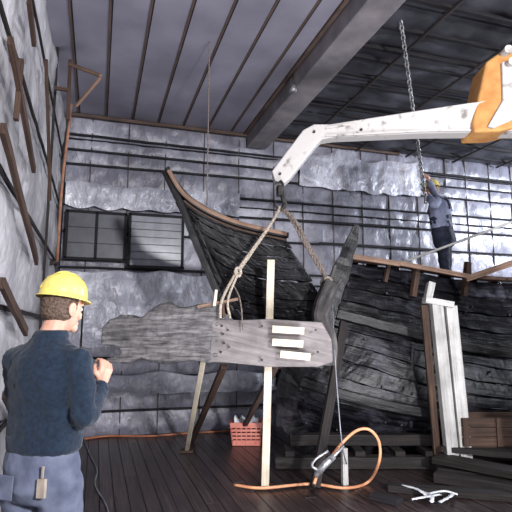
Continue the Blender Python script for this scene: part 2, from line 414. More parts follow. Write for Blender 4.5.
# ------------------------------------------------------------ CEILING
g=group('ceiling')
bx=W(256,135).x
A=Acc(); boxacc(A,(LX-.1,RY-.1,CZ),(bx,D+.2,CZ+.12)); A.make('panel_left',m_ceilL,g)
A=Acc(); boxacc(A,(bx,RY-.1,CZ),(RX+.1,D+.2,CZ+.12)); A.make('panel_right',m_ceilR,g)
A=Acc(); x=LX+.15
while x<bx-.2:
    beamgeo(V((x,0,CZ-.008)),V((x,D,CZ-.008)),.022,.014,acc=A,sh=1.15); x+=.42
A.make('battens_left',m_stud,g)
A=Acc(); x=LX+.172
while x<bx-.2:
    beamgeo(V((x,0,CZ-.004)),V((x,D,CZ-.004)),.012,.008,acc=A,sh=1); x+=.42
A.make('batten_shadow_strips',m_batten,g)  # solid dark strips modelled as the shade along each batten
A=Acc(); y=.5
while y<D:
    beamgeo(V((bx+.2,y,CZ-.03)),V((RX,y+random.uniform(-.05,.05),CZ-.03)),.05,.05,acc=A,rough=.008,sh=1); y+=random.choice((.24,.42,.5))
A.make('joists_right',m_batten,g)
A=Acc(); x=bx+.9
while x<RX:
    beamgeo(V((x,0,CZ-.07)),V((x,D,CZ-.07)),.025,.03,acc=A,sh=.8); x+=1.1
A.make('stringers_right',m_studw,g)
A=Acc(); beamgeo(V((bx,-1,CZ-.13)),V((bx,D-.05,CZ-.13)),.36,.26,acc=A,sh=1); A.make('main_beam',m_beam,g,bevel=.01)
A=Acc(); beamgeo(V((bx-.22,-1,CZ-.02)),V((bx-.22,D-.05,CZ-.02)),.05,.04,acc=A); A.make('beam_edge_trim',m_stud,g)
A=Acc(); k=90
for i in range(9):
    sheet(A,V((bx+.3,1+i*.8,CZ-.005)),X,Y,-Z,RX-bx-.3,.72,amp=.06,seed=k+i,res=.1)
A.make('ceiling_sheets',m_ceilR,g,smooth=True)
# ------------------------------------------------------------ SHIP HULL (right)
g=group('ship_hull')
rows=[
[P(345,262,6.7),P(400,268,6.9),P(470,280,7.1),P(540,282,7.2),P(640,272,7.3)],
[P(340,300,6.55),P(400,314,6.6),P(470,330,6.7),P(540,336,6.8),P(640,330,7)],
[P(322,338,6.5),P(390,358,6.4),P(460,378,6.4),P(540,388,6.5),P(640,384,6.6)],
[P(276,372,6.6),P(350,396,6.4),P(440,414,6.4),P(540,420,6.5),P(640,418,6.6)],
[P(284,412,6.8),P(350,428,6.7),P(440,436,6.8),P(540,438,6.8),P(640,438,6.9)],
[P(300,440,7.0),P(360,446,7.0),P(440,449,7.1),P(540,450,7.1),P(640,450,7.2)]]
_,S=planks('hull_planking',rows,15,.07,m_hull,g,gap=.07,nu=90,rough=.01,rag=.02,crumble=.12,offr=.018)
A=Acc()
for i in range(11):
    u=.04+i*.095
    sweep([S(u,v/12)+hor*.17 for v in range(13)],.16,.14,A,hor,rough=.01)
A.make('frames',m_dark,g)
A=Acc(); sweep([S(u/24,0)+V((0,0,.045)) for u in range(25)],.2,.05,A,Z,rough=.008); A.make('cap_rail',m_brown,g)
A=Acc(); sweep([S(u/24,.27)-hor*.05 for u in range(25)],.1,.12,A,Z,rough=.008); A.make('wale',m_dark,g,bevel=.01)
A=Acc(); sweep([S(u/24,.6)-hor*.05 for u in range(25)],.1,.12,A,Z,rough=.008); A.make('lower_wale',m_dark,g,bevel=.01)
A=Acc()
for (px,y0,y1,d,w) in ((417,268,297,6.72,.07),(468,262,296,6.85,.07),(389,264,282,6.75,.05)):
    beamgeo(P(px,y0,d),P(px-4,y1,d),w,w,acc=A,rough=.01)
A.make('timberheads',m_brown,g)
A=Acc()
for i in range(34):
    u=random.random(); v=random.choice((.12,.36,.5,.7,.84))+random.uniform(-.02,.02)
    p=S(u,v); tubegeo([p-hor*.05,p+hor*.02],.014,A,6)
A.make('treenails',m_iron,g)
A=Acc()
for (u0,v0,u1,v1) in ((.3,.32,.42,.72),):
    beamgeo(S(u0,v0)-hor*.1,S(u1,v1)-hor*.1,.04,.03,acc=A,up=hor,rough=.01)
A.make('cleats',m_hull,g)
A=Acc(); c=P(445,270,7.55); zt=P(443,181,7.4).z-1.86; 
for i in range(8):
    o=c+hor*(i*.16-.25); beamgeo(V((o.x,o.y,zt-.025))-rgt*1.6,V((o.x,o.y,zt-.025))+rgt*1.9,.15,.05,acc=A,up=Z)
A.make('deck_planks',m_brown,g)
A=Acc()
for s in (-1.4,0,1.7):
    for q in (-.2,.8):
        o=c+rgt*s+hor*q; beamgeo(V((o.x,o.y,0)),V((o.x,o.y,zt-.05)),.1,.1,acc=A)
A.make('deck_posts',m_dbrown,g)
g=group('stem_knee_timber')
pts=spl([P(356,227,6.1),P(350,245,6.1),P(341,270,6.05),P(330,300,6.0),P(320,335,5.95),P(313,366,5.95)],24)
A=Acc(); sweep(pts,[.06+.15*min(1,i/11) for i in range(25)],.2,A,hor,rough=.02); A.make('post',m_dark,g)
A=Acc(); sweep([p-rgt*.1-hor*.12 for p in pts[9:]],.03,.03,A,hor,rough=.006); A.make('edge_trim',m_grey,g)
pts=spl([P(315,348,6.1),P(296,368,6.2),P(286,392,6.35),P(292,422,6.5),P(310,445,6.6)],20)
A=Acc(); sweep(pts,[.2,]*5+[.24]*11+[.2]*5,.24,A,hor,rough=.02); A.make('forefoot',m_dark,g)
# ------------------------------------------------------------ BOW SECTION (centre)
g=group('ship_bow_section')
rows=[
[P(167,172,5.35),P(188,203,5.4),P(232,226,5.6),P(286,239,5.9)],
[P(182,203,5.35),P(206,237,5.5),P(250,256,5.75),P(302,262,6.05)],
[P(196,238,5.35),P(220,268,5.55),P(265,284,5.8),P(318,288,6.1)],
[P(210,272,5.35),P(232,295,5.5),P(275,305,5.8),P(326,310,6.05)],
[P(226,308,5.35),P(244,322,5.45),P(282,330,5.7),P(328,335,6.0)]]
_,S2=planks('side_planking',rows,9,.06,m_dark,g,gap=.06,nu=50,rough=.016,rag=.02,crumble=.15,offr=.012)
A=Acc()
for i in range(6):
    u=.08+i*.17; sweep([S2(u,v/10)+hor*.11 for v in range(11)],.1,.1,A,hor,rough=.008)
A.make('frames',m_dark,g)
tr=[S2(u/20,0)-hor*.02+Z*.03 for u in range(21)]
A=Acc(); sweep(tr,.14,[.05]*4+[.07]*17,A,Z,rough=.004); A.make('sheer_rail',m_dark,g,bevel=.006)
A=Acc(); sweep([p-hor*.08+Z*.012 for p in tr[1:]],.018,.045,A,Z); A.make('rail_edge',m_rail,g)
A=Acc(); sweep([p-hor*.07-Z*.06 for p in tr[6:]],.02,.02,A,Z); A.make('rail_bead',m_brown,g)
A=Acc(); sweep([S2(0,v/14)-rgt*.02 for v in range(15)],.07,.12,A,hor,rough=.01); A.make('leading_edge',m_dark,g)
A=Acc()
for i in range(9):
    for v in (.1,.33,.55,.78):
        p=S2(i/9+.03,v+random.uniform(-.02,.02)); tubegeo([p-hor*.035,p+hor*.01],.008,A,6)
A.make('treenails',m_grey,g)
# horizontal timber
g=group('keel_timber')
front=[(212,319),(240,320),(270,319),(300,321),(322,322),(332,340),(333,362),(318,367),(270,367),(230,363),(209,362)]
dd=lambda px:5.0+(px-212)*.0012
prism('sawn_block',[P(x,y,dd(x)) for x,y in front],hor*.34,m_greyb,g,bevel=.012)
front=[(102,328),(110,320),(122,315),(140,318),(150,309),(168,301),(178,308),(192,307),(205,303),(219,308),(219,363),(190,360),(165,364),(140,358),(124,363),(102,361),(124,353),(116,346),(102,345)]
prism('eroded_end',[P(x,y,4.93+(x-104)*.0007) for x,y in front],hor*.26,m_greyo,g,rough=.045)
A=Acc()
for (x,y) in ((222,326),(223,334),(224,343),(221,352),(228,330),(229,347),(316,330),(318,352),(262,326),(262,360)):
    p=P(x,y,4.995); tubegeo([p-hor*.01,p+hor*.04],.011,A,8)
A.make('bolt_holes',m_iron,g)
pts=spl([P(330,286,5.6),P(324,302,5.45),P(321,318,5.3),P(327,342,5.25),P(327,362,5.3)],16)
A=Acc(); sweep(pts,.17,.2,A,hor,rough=.012); A.make('scarf_block',m_grey,g,bevel=.01)
g=group('nailed_battens')
for i,(a,b) in enumerate((((272,329),(304,331)),((272,342),(303,344)),((280,354),(310,357)))):
    beam('batten_%d'%i,P(a[0],a[1],4.97),P(b[0],b[1],5.01),.03,.07,m_pine,g)
def post(name,top,floorpt,w,h,mat,**k):
    g=group(name); A=Acc(); beamgeo(top,floorpt,w,h,acc=A,up=hor,rough=.003,sh=1,**k); A.make('shaft',mat,g,bevel=.004)
    A=Acc(); beamgeo(V((floorpt.x,floorpt.y,.012))-rgt*.09,V((floorpt.x,floorpt.y,.012))+rgt*.09,.16,.024,acc=A,up=Z,sh=.8); A.make('foot_pad',m_brown,g); return g
bt=P(265,470,5.42); post('support_post',P(271,260,5.42),V((bt.x,bt.y,.02)),.08,.075,m_pine)
bt=FL(187,450,.02); post('support_post',P(203,362,5.15),bt,.05,.05,m_pine)
g=group('diagonal_brace'); beam('shaft',P(224,366,5.3),FL(192,441,.02),.07,.05,m_brown,g)
g=group('diagonal_brace'); beam('shaft',P(276,366,5.6),FL(236,452,.02)+hor*.9,.06,.05,m_stud,g)
g=group('diagonal_brace'); beam('shaft',P(344,322,5.9),FL(315,487,.02),.1,.05,m_dbrown,g)
g=group('pine_stick'); beam('shaft',P(197,307,4.92),P(238,299,5.0),.03,.03,m_rail,g); beam('upright',P(222,300,4.97),P(224,318,4.97),.03,.03,m_brown,g)
beam('peg',P(216,290,4.95),P(214,306,4.92),.03,.04,m_pine,g)
g=group('shoring_post')
b1=P(452,450,5.95)
A=Acc(); beamgeo(P(436,304,5.95),V((b1.x,b1.y,0.0)),.13,.12,acc=A,up=hor,sh=.85); beamgeo(P(444,306,5.97)+rgt*.07,V((b1.x,b1.y,0.0))+rgt*.15,.13,.12,acc=A,up=hor,sh=1.05); A.make('white_planks',m_white,g,bevel=.005)
A=Acc(); beamgeo(P(424,300,5.95),P(452,305,5.95),.15,.07,acc=A); beamgeo(P(431,283,6.0),P(427,302,5.95),.08,.1,acc=A,up=hor); A.make('wedge_cap',m_white,g,bevel=.005)
b2=P(437,440,6.1); A=Acc(); beamgeo(P(424,305,6.0),V((b2.x,b2.y,0.0)),.08,.05,acc=A,up=hor); A.make('side_prop',m_brown,g)
g=group('scaffold_pole'); tube('pole',[P(404,262,6.95),P(520,219,6.75),P(560,204,6.7)],.018,m_white,g,10)
tube('upright_pole',[P(512,205,6.8),P(516,262,6.8),P(516,300,6.8)],.02,m_steel,g,10)
g=group('deck_handrail'); beam('plank',P(466,279,6.6),P(530,257,6.5),.04,.08,m_rail,g); beam('plank_low',P(349,256,6.5),P(400,264,6.55),.04,.07,m_rail,g); beam('plank_mid',P(398,263,6.56),P(472,277,6.6),.04,.06,m_rail,g)
# ------------------------------------------------------------ CRANE
g=group('crane_boom')
cdp=lambda px:5.45-(px-275)*.0042
pl=[(272,171),(303,130),(314,124),(330,124),(420,110),(480,101),(530,90),(600,82),(600,128),(530,132),(480,132),(420,133),(335,137),(322,139),(317,144),(290,178),(284,183),(275,181)]
prism('box_arm',[P(x,y,cdp(x)) for x,y in pl],hor*.17,m_crane,g,bevel=.012)
A=Acc()
for x,y in ((280,174),(314,132),(470,118),(361,130)):
    p=P(x,y,cdp(x)); tubegeo([p-hor*.015,p+hor*.2],.016,A,12)
A.make('pins',m_iron,g)
A=Acc()
sweep([P(x,y,cdp(x)-.01) for x,y in ((326,128),(420,114),(480,105),(530,95))],.02,.015,A,hor)
sweep([P(x,y,cdp(x)-.01) for x,y in ((326,136),(420,131),(480,130),(530,130))],.02,.015,A,hor)
A.make('edge_welds',m_crane,g)
pl=[(486,62),(503,50),(530,44),(560,52),(560,120),(520,126),(500,131),(474,132),(473,122),(480,90)]
prism('orange_bracket',[P(x,y,cdp(x)-.06) for x,y in pl],hor*.32,m_orange,g,bevel=.02)
pl=[(502,62),(530,56),(530,116),(512,120),(494,128),(488,126),(503,100)]
prism('white_cheek',[P(x,y,cdp(x)-.085) for x,y in pl],hor*.03,m_crane,g,bevel=.006)
A=Acc()
for x,y in ((508,50),(512,62)):
    p=P(x,y,cdp(x)-.1); tubegeo([p-hor*.02,p+hor*.4],.04,A,20)
A.make('hub',m_crane,g)
mc=P(610,105,cdp(600)); A=Acc(); beamgeo(V((mc.x,mc.y,0)),V((mc.x,mc.y,mc.z+.4)),.3,.3,acc=A); A.make('mast',m_crane,g,bevel=.02)
g=group('crane_hook')
h=P(280,184,5.38)
tube('shackle',[h+Z*.04,h+rgt*.03,h-Z*.08+rgt*.03,h-Z*.1],.015,m_iron,g,8,sm=10)
tube('hook',[h-Z*.08,h-Z*.16+rgt*.03,h-Z*.24+rgt*.05,h-Z*.29,h-Z*.25-rgt*.05,h-Z*.2-rgt*.05],[.024,.028,.028,.02,.014,.01],m_iron,g,8,sm=12)
A=Acc(); beamgeo(h-Z*.02,h-Z*.14,.07,.08,acc=A); A.make('block',m_iron,g,bevel=.01)
hk=h-Z*.26
g=group('lifting_sling')
rope('left_sling',[hk,P(272,222,5.3),P(252,250,5.2),P(236,273,5.12),P(222,300,4.95),P(220,318,4.93)],.015,m_rope,g)
rope('left_sling_b',[hk+rgt*.01,P(270,226,5.35),P(249,257,5.3),P(238,274,5.12),P(228,300,4.97),P(230,318,4.94)],.013,m_rope,g)
rope('right_sling',[hk,P(292,220,5.45),P(306,245,5.5),P(320,268,5.6),P(336,292,5.7)],.024,m_drope,g)
rope('right_sling_b',[hk+rgt*.02,P(296,222,5.42),P(309,246,5.5),P(324,272,5.6),P(322,285,5.65),P(336,294,5.7)],.019,m_drope,g)
kp=[P(238,272,5.1)+V((math.cos(a)*.03,0,math.sin(a)*.045)) for a in [i*.9 for i in range(15)]]
rope('knot',kp,.015,m_rope,g)
kp=[P(328,282,5.6)+V((math.cos(a)*.04,0,math.sin(a)*.05)) for a in [i*.9 for i in range(12)]]
rope('knot_right',kp,.018,m_rope,g)
rope('tail',[P(232,282,5.08),P(240,300,5.0),P(243,330,4.96)],.008,m_drope,g)
g=group('hanging_rope'); pt_=P(207,205,5.6); rope('line',[V((pt_.x,pt_.y,CZ-.01)),pt_+Z*.8,pt_],.008,m_drope,g)
g=group('control_line'); tube('line',[P(332,292,5.6),P(334,340,5.2),P(338,400,5.1),P(343,450,5.1),FL(350,472,.02)],.006,m_bcable,g,6,sm=20)
def chain(name,a,b,lk=.085,r=.011):
    g=group(name); d=b-a; n=int(d.length/(lk*.72)); t=d.normalized(); s=t.cross(V((.2,1,.1))).normalized(); q=t.cross(s); A=Acc()
    for i in range(n):
        c=a+d*(i+.5)/n; e=s if i%2 else q
        pts=[c+t*math.cos(x)*lk/2+e*math.sin(x)*lk*.3 for x in [k*math.pi/5 for k in range(11)]]
        tubegeo(pts,r,A,6,cap=False)
    A.make('links',m_steel,g,smooth=True); return g
# chain rises to a ceiling ring closer to the camera side
p1=P(425,176,7.0); p0=P(399,10,5.05); p0=p1+(p0-p1)*((CZ-.03-p1.z)/(p0.z-p1.z))
chain('lifting_chain',p0,P(426,203,7.05),lk=.075,r=.009)
# ------------------------------------------------------------ FLOOR ITEMS
g=group('air_hose')
hp=[FL(234,485,.03),FL(262,488,.03),FL(310,484,.03),FL(345,488,.03),FL(368,482,.03),P(379,462,5.2),P(379,442,5.2),P(370,430,5.2),P(358,430,5.2),P(345,440,5.15),P(330,458,5.1),P(318,474,5.05),P(314,484,5.0)]
tube('hose',hp,.015,m_hose,g,10,sm=90)
g=group('pneumatic_tool')
tube('body',[P(316,476,5.0),P(325,464,5.0),P(334,456,5.0)],[.03,.035,.03],m_steel,g,12)
tube('barrel',[P(330,460,4.98),P(344,446,5.02)],[.018,.012],m_steel,g,10)
tube('handle',[P(318,470,4.98),P(312,466,4.97),P(316,459,4.97),P(328,451,5.0)],.013,m_steel,g,8,sm=12)
tube('leg',[P(318,474,5.0),FL(313,491,.01)],.012,m_steel,g,8)
g=group('stake'); b=FL(345,485,0); beam('stake',b,V((b.x,b.y,0))+V((0,0,.37)),.06,.05,m_white,g)
g=group('floor_cable'); tube('cable',[FL(84,439,.02),FL(110,436,.02),FL(150,436,.02),FL(190,433,.02),FL(230,431,.02)],.014,m_cable,g,8,sm=40)
g=group('power_cord'); tube('cord',[FL(84,440,.012),FL(90,455,.012),FL(97,470,.012),FL(95,485,.012),FL(106,505,.012),FL(112,530,.012)],.008,m_bcable,g,6,sm=40)
g=group('plastic_crate'); c=FL(246,447,0); c+=hor*.2
A=Acc()
def ring(z,s): return [c+rgt*(x*.22*s)+hor*(y*.16*s)+Z*z for x,y in ((-1,-1),(1,-1),(1,1),(-1,1))]
for z,s,hh in ((.04,.86,.07),(.11,.9,.03),(.16,.93,.03),(.21,.96,.03),(.28,1,.07)):
    r=ring(z,s)
    for i in range(4): beamgeo(r[i],r[(i+1)%4],.014,hh,acc=A,up=Z,sh=1)
for i in range(4):
    for k in range(7):
        a=ring(.02,.86); b=ring(.28,1); f=k/6
        beamgeo(a[i].lerp(a[(i+1)%4],f),b[i].lerp(b[(i+1)%4],f),.016,.016,acc=A,sh=1)
r=ring(.015,.86); A.add(r,[(0,1,2,3)],[[(0,0)]*4]); A.make('slatted_tub',m_crate,g)
A=Acc(); sheet(A,c-rgt*.17-hor*.12+Z*.26,rgt,hor,Z,.34,.24,amp=.16,seed=5,res=.02,fu=6,fv=6); A.make('contents',m_rag,g,smooth=True)
g=group('timber_cribbing'); A=Acc()
for (x0,x1,py,z) in ((275,440,468,.07),(290,440,461,.26)):
    a=FL(x0,py,0);b=FL(x1,py,0); beamgeo(V((a.x,a.y,z)),V((b.x,b.y,z)),.16,.13,acc=A,rough=.01)
for x in (290,325,360,400,430):
    a=FL(x,468,0); beamgeo(V((a.x,a.y,.165))-hor*.05,V((a.x,a.y,.165))+hor*.3,.12,.06,acc=A)
A.make('baulks',m_dbrown,g,bevel=.008)
g=group('wooden_box'); c=P(490,440,5.9); c.z=.35
A=Acc()
for k in range(3):
    beamgeo(c-rgt*.32+Z*(k*.105),c+rgt*.55+Z*(k*.105),.03,.1,acc=A)
    beamgeo(c-rgt*.32+Z*(k*.105)+hor*.4,c+rgt*.55+Z*(k*.105)+hor*.4,.03,.1,acc=A)
    for s in (-.31,.54): beamgeo(c+rgt*s+Z*(k*.105),c+rgt*s+Z*(k*.105)+hor*.4,.03,.1,acc=A)
for s in (-.28,.1,.5): beamgeo(c+rgt*s-hor*.03+Z*-.05,c+rgt*s-hor*.03+Z*.26,.06,.02,acc=A,up=hor)
beamgeo(c+rgt*-.32-Z*.06+hor*.2,c+rgt*.55-Z*.06+hor*.2,.4,.02,acc=A)
A.make('boards',m_brown,g,bevel=.004)
A=Acc()
for s in (-.25,.45): 
    q=c+rgt*s+hor*.2; beamgeo(V((q.x,q.y,0)),V((q.x,q.y,c.z-.07)),.3,.14,acc=A)
A.make('blocks',m_dbrown,g)
g=group('plank_pile'); A=Acc()
spec=[((432,472),(620,470),.06,.3,.1),((440,476),(640,500),.06,.28,.1),((437,474),(560,500),.17,.25,.07),((450,469),(620,473),.17,.24,.08),((442,470),(610,488),.26,.28,.06),((436,482),(600,508),.06,.2,.1)]
for a,b,z,w,hh in spec:
    a=FL(*a);b=FL(*b); beamgeo(V((a.x,a.y,z)),V((b.x,b.y,z)),w,hh,acc=A,rough=.012)
A.make('planks',m_dbrown,g,bevel=.006)
g=group('loose_timber'); beam('plank',FL(388,487,.03),FL(560,500,.03),.16,.06,m_dbrown,g,rough=.01)
beam('offcut',FL(372,495,.03),FL(400,502,.03),.12,.05,m_batten,g,rough=.006)
g=group('plastic_rag'); A=Acc()
for k,(a,b) in enumerate((((400,490),(428,502)),((425,500),(458,500)),((412,505),(440,500)),((420,496),(432,508)),((440,508),(452,499)))):
    a=FL(*a)+Z*.05;b=FL(*b)+Z*.05; m=(a+b)/2+V((random.uniform(-.06,.06),random.uniform(-.06,.06),.02))
    tubegeo(spl([a,m,b],12),[(.008+.016*abs(math.sin(i*1.3+k)),.008) for i in range(13)],A,7)
A.make('rag',m_rag,g,smooth=True)
g=group('pendant_lamp'); c=P(293,88,6.3); tube('cord',[V((c.x,c.y,CZ)),c],.008,m_iron,g,6); 
A=Acc(); tubegeo([c+Z*.06,c,c-Z*.06],[.02,.04,.05],A,14); A.make('shade',m_steel,g,smooth=True)
# ------------------------------------------------------------ PEOPLE
def ellgeo(rings,acc,Mx,n=24,p=2.3):
    vs=[];fs=[];us=[]
    for (z,cx,cy,rx,ry) in rings:
        for j in range(n):
            a=2*math.pi*j/n; c,s=math.cos(a),math.sin(a)
            vs.append(Mx@V((cx+rx*math.copysign(abs(c)**(2/p),c),cy+ry*math.copysign(abs(s)**(2/p),s),z)))
    m=len(rings)
    for i in range(m-1):
        for j in range(n):
            j2=(j+1)%n; fs.append((i*n+j,i*n+j2,(i+1)*n+j2,(i+1)*n+j)); us.append([(0,0)]*4)
    fs.append(tuple(range(n-1,-1,-1))); us.append([(0,0)]*n); fs.append(tuple((m-1)*n+j for j in range(n))); us.append([(0,0)]*n)
    acc.add(vs,fs,us)
def fuse(o,vox,sm=4,wr=0,ws=.08):
    r=o.modifiers.new('r','REMESH'); r.mode='VOXEL'; r.voxel_size=vox; r.use_smooth_shade=True
    if sm: s=o.modifiers.new('s','SMOOTH'); s.iterations=sm; s.factor=.5
    if wr:
        tx=bpy.data.textures.new('wr','CLOUDS'); tx.noise_scale=ws; tx.noise_depth=2
        d=o.modifiers.new('d','DISPLACE'); d.texture=tx; d.strength=wr; d.texture_coords='LOCAL'
    return o
def sphgeo(c,r,acc,Mx,nu=20,nv=14,fn=None):
    vs=[];fs=[];us=[]
    for i in range(1,nv):
        th=math.pi*i/nv
        for j in range(nu):
            a=2*math.pi*j/nu; q=V((math.sin(th)*math.cos(a),math.sin(th)*math.sin(a),math.cos(th)))
            p=V((q.x*r[0],q.y*r[1],q.z*r[2]))
            if fn: p=fn(p)
            vs.append(Mx@(V(c)+p))
    t=V((0,0,r[2]));b=V((0,0,-r[2]))
    if fn: t=fn(t);b=fn(b)
    vs.append(Mx@(V(c)+t));vs.append(Mx@(V(c)+b)); T=len(vs)-2;Bm=T+1
    for i in range(nv-2):
        for j in range(nu):
            j2=(j+1)%nu; fs.append((i*nu+j,(i+1)*nu+j,(i+1)*nu+j2,i*nu+j2)); us.append([(0,0)]*4)
    for j in range(nu):
        j2=(j+1)%nu; fs.append((T,j,j2)); us.append([(0,0)]*3); k=(nv-2)*nu; fs.append((Bm,k+j2,k+j)); us.append([(0,0)]*3)
    acc.add(vs,fs,us)
def hand(name,wrist,d,nrm,thumbside,parent,curl=.9,sc=1):
    d=V(d).normalized(); nrm=V(nrm); nrm=(nrm-d*nrm.dot(d)).normalized(); s=d.cross(nrm).normalized()
    if s.dot(V(thumbside))<0: s=-s
    A=Acc()
    tubegeo([wrist-d*.02*sc,wrist+d*.02*sc,wrist+d*.05*sc,wrist+d*.088*sc],[(.024*sc,.024*sc)]*1+[(.027*sc,.027*sc)]+[(.03*sc,.03*sc)]+[(.022*sc,.022*sc)],A,12)
    for o in (-.03,-.01,.012,.03):
        tubegeo([wrist+d*.02*sc+s*o*.6*sc,wrist+d*.09*sc+s*o*sc],[.014*sc,.0115*sc],A,8)
    for o,l in ((.031,.9),(.011,1.0),(-.010,.94),(-.030,.75)):
        b=wrist+s*o*sc+d*.086*sc; pts=[b]; a=0
        for k,seg in enumerate((.042,.028,.022)):
            a+=curl*(.55 if k==0 else .9)*.9; pts.append(pts[-1]+(d*math.cos(a)+nrm*math.sin(a))*seg*l*sc)
        tubegeo(pts,[.0098*sc,.0092*sc,.0082*sc,.0065*sc],A,8)
    b=wrist+d*.03*sc+s*.028*sc
    tubegeo([b-s*.012*sc,b+s*.018*sc+d*.022*sc+nrm*.01*sc,b+s*.024*sc+d*.05*sc+nrm*.025*sc,b+s*.012*sc+d*.068*sc+nrm*.038*sc],[.014*sc,.0125*sc,.0105*sc,.008*sc],A,8)
    return fuse(A.make(name,m_skin,parent),.0035,2)
def person(name,Mx,sleeve,trs,hair,RA,LA,headM,bib=False,hands=None,hem=1.04,legs=None,bulk=1.0,hat=.92,wr=.028):
    g=group(name); R3=Mx.to_3x3()
    T=lambda p: Mx@V(p)
    A=Acc(); B=bulk
    ellgeo([(z,cx,cy,rx*B,ry*B) for z,cx,cy,rx,ry in [(hem,0,0,.178,.135),(hem+.025,0,0,.186,.142),(hem+.06,0,0,.185,.14),(1.18,0,-.0,.184,.134),(1.28,0,-.005,.193,.142),(1.36,0,-.012,.196,.138),(1.42,0,-.016,.18,.118),(1.465,0,-.015,.13,.092)]]+[(1.5,0,-.008,.09,.078),(1.53,0,.003,.07,.068)],A,Mx)
    for (sh,el,wr_) in (RA,LA):
        sh,el,w_=V(sh),V(el),V(wr_); sd=1 if sh.x>0 else -1
        pts=[V((sd*.08,-.01,1.41)),V((sh.x*.8,sh.y,sh.z)),sh,sh.lerp(el,.25),sh.lerp(el,.6),sh.lerp(el,.88),el.lerp(sh.lerp(w_,.5),.08),el.lerp(w_,.15),el.lerp(w_,.45),el.lerp(w_,.8),w_]
        tubegeo([T(p) for p in pts],[r*(B*.5+.5) for r in (.065,.074,.073,.069,.063,.059,.058,.057,.053,.046,.04)],A,14)
    fuse(A.make('upper_garment',sleeve,g),.012,6,wr=wr,ws=.07)
    A=Acc()
    for (sh,el,w_) in (RA,LA):
        el,w_=V(el),V(w_); dd=(w_-el).normalized(); tubegeo([T(w_-dd*.035),T(w_-dd*.01),T(w_+dd*.006)],[.044,.044,.038],A,14)
    A.make('cuffs',sleeve,g,smooth=True)
    if not bib:
        A=Acc(); ellgeo([(z,a,b,c*B,d*B) for z,a,b,c,d in [(hem-.035,0,0,.172,.13),(hem-.02,0,0,.182,.139),(hem+.03,0,0,.187,.144),(hem+.045,0,0,.178,.133)]],A,Mx); A.make('waist_ribbing',sleeve,g,smooth=True)
        A=Acc(); ellgeo([(1.5,0,-.002,.076,.074),(1.515,0,.0,.08,.077),(1.54,0,.006,.072,.069),(1.545,0,.008,.06,.058)],A,Mx); A.make('collar',sleeve,g,smooth=True)
    A=Acc()
    ellgeo([(z,a,b,c*B,d*B) for z,a,b,c,d in [(.8,0,0,.15,.12),(.86,0,-.012,.182,.145),(.95,0,-.01,.184,.142),(1.03,0,0,.172,.13),(1.1,0,0,.165,.122)]],A,Mx)
    LG=legs or (((.1,0,.86),(.115,.03,.49),(.12,0,.1)),((-.1,0,.86),(-.115,.03,.49),(-.12,0,.1)))
    for h_,k_,a_ in LG:
        h_,k_,a_=V(h_),V(k_),V(a_)
        tubegeo([T(p) for p in (h_+V((0,0,.04)),h_,h_.lerp(k_,.5),k_,k_.lerp(a_,.4),a_,a_-V((0,0,.03)))],[.1,.102,.09,.072,.068,.06,.062],A,14)
    fuse(A.make('trousers',trs,g),.012,4,wr=.025,ws=.1)
    for i,(h_,k_,a_) in enumerate(LG):
        A=Acc(); a_=V(a_); z0=a_.z-.1
        tubegeo([T(V((a_.x,a_.y-.05,z0+.045))),T(V((a_.x,a_.y+.02,z0+.045))),T(V((a_.x*1.05,a_.y+.12,z0+.036))),T(V((a_.x*1.1,a_.y+.19,z0+.03)))],[(.04,.044),(.045,.045),(.048,.036),(.035,.028)],A,12)
        tubegeo([T(V((a_.x,a_.y-.01,z0+.03))),T(V((a_.x,a_.y-.01,z0+.16)))],[.048,.045],A,12)
        fuse(A.make('boot_%d'%i,m_boot,g),.008,2)
    if bib:
        A=Acc()
        ellgeo([(.98,0,0,.195,.15),(1.1,0,0,.197,.149),(1.2,0,0,.199,.149),(1.3,0,-.0,.17,.156),(1.33,0,0,.14,.154)],A,Mx)
        for sd in (-1,1): tubegeo([T((sd*.09,-.15,1.3)),T((sd*.1,-.14,1.42)),T((sd*.095,-.04,1.485)),T((sd*.09,.08,1.465)),T((sd*.08,.15,1.3))],.022,A,8)
        fuse(A.make('bib',trs,g),.011,3,wr=.015)
    H=Mx@headM
    A=Acc(); tubegeo([T((0,-.01,1.45)),T((0,.005,1.53)),H@V((0,-.01,-.04))],[.06,.058,.056],A,16)
    def fn(p):
        z=p.z
        if z<0: k=-z/.12; w=1-.30*k**1.4; p=V((p.x*w,p.y*(1-.12*k)+.018*k,z))
        if p.y<0 and z>-.03: p.y*=1.08
        return p
    sphgeo((0,0,0),(.074,.094,.118),A,H,28,20,fn)
    sphgeo((0,.078,-.085),(.028,.022,.022),A,H,10,8)
    tubegeo([H@V((0,.086,.015)),H@V((0,.1,-.012)),H@V((0,.109,-.03)),H@V((0,.094,-.038))],[.008,.01,.013,.009],A,10)
    tubegeo([H@V((-.05,.075,.03)),H@V((0,.094,.03)),H@V((.05,.075,.03))],[.008,.009,.008],A,8)
    for sd in (-1,1):
        sphgeo((sd*.05,.058,-.025),(.018,.02,.018),A,H,10,8)
        pts=[H@V((sd*.084,-.005+math.cos(a)*.016,-.01+math.sin(a)*.03)) for a in [k*math.pi/5 for k in range(11)]]
        tubegeo(pts,.006,A,6,cap=False); sphgeo((sd*.077,-.004,-.012),(.007,.014,.026),A,H,8,8)
    tubegeo([H@V((-.022,.086,-.062)),H@V((0,.094,-.06)),H@V((.022,.086,-.062))],[.005,.008,.005],A,8)
    fuse(A.make('head',m_skin,g),.0045,2)
    A=Acc()
    for sd in (-1,1): sphgeo((sd*.03,.08,.006),(.013,.011,.01),A,H,12,8)
    A.make('eyes',m_eye,g,smooth=True)
    A=Acc()
    for sd in (-1,1): sphgeo((sd*.03,.0895,.006),(.0055,.003,.0055),A,H,10,6)
    A.make('pupils',m_pup,g,smooth=True)
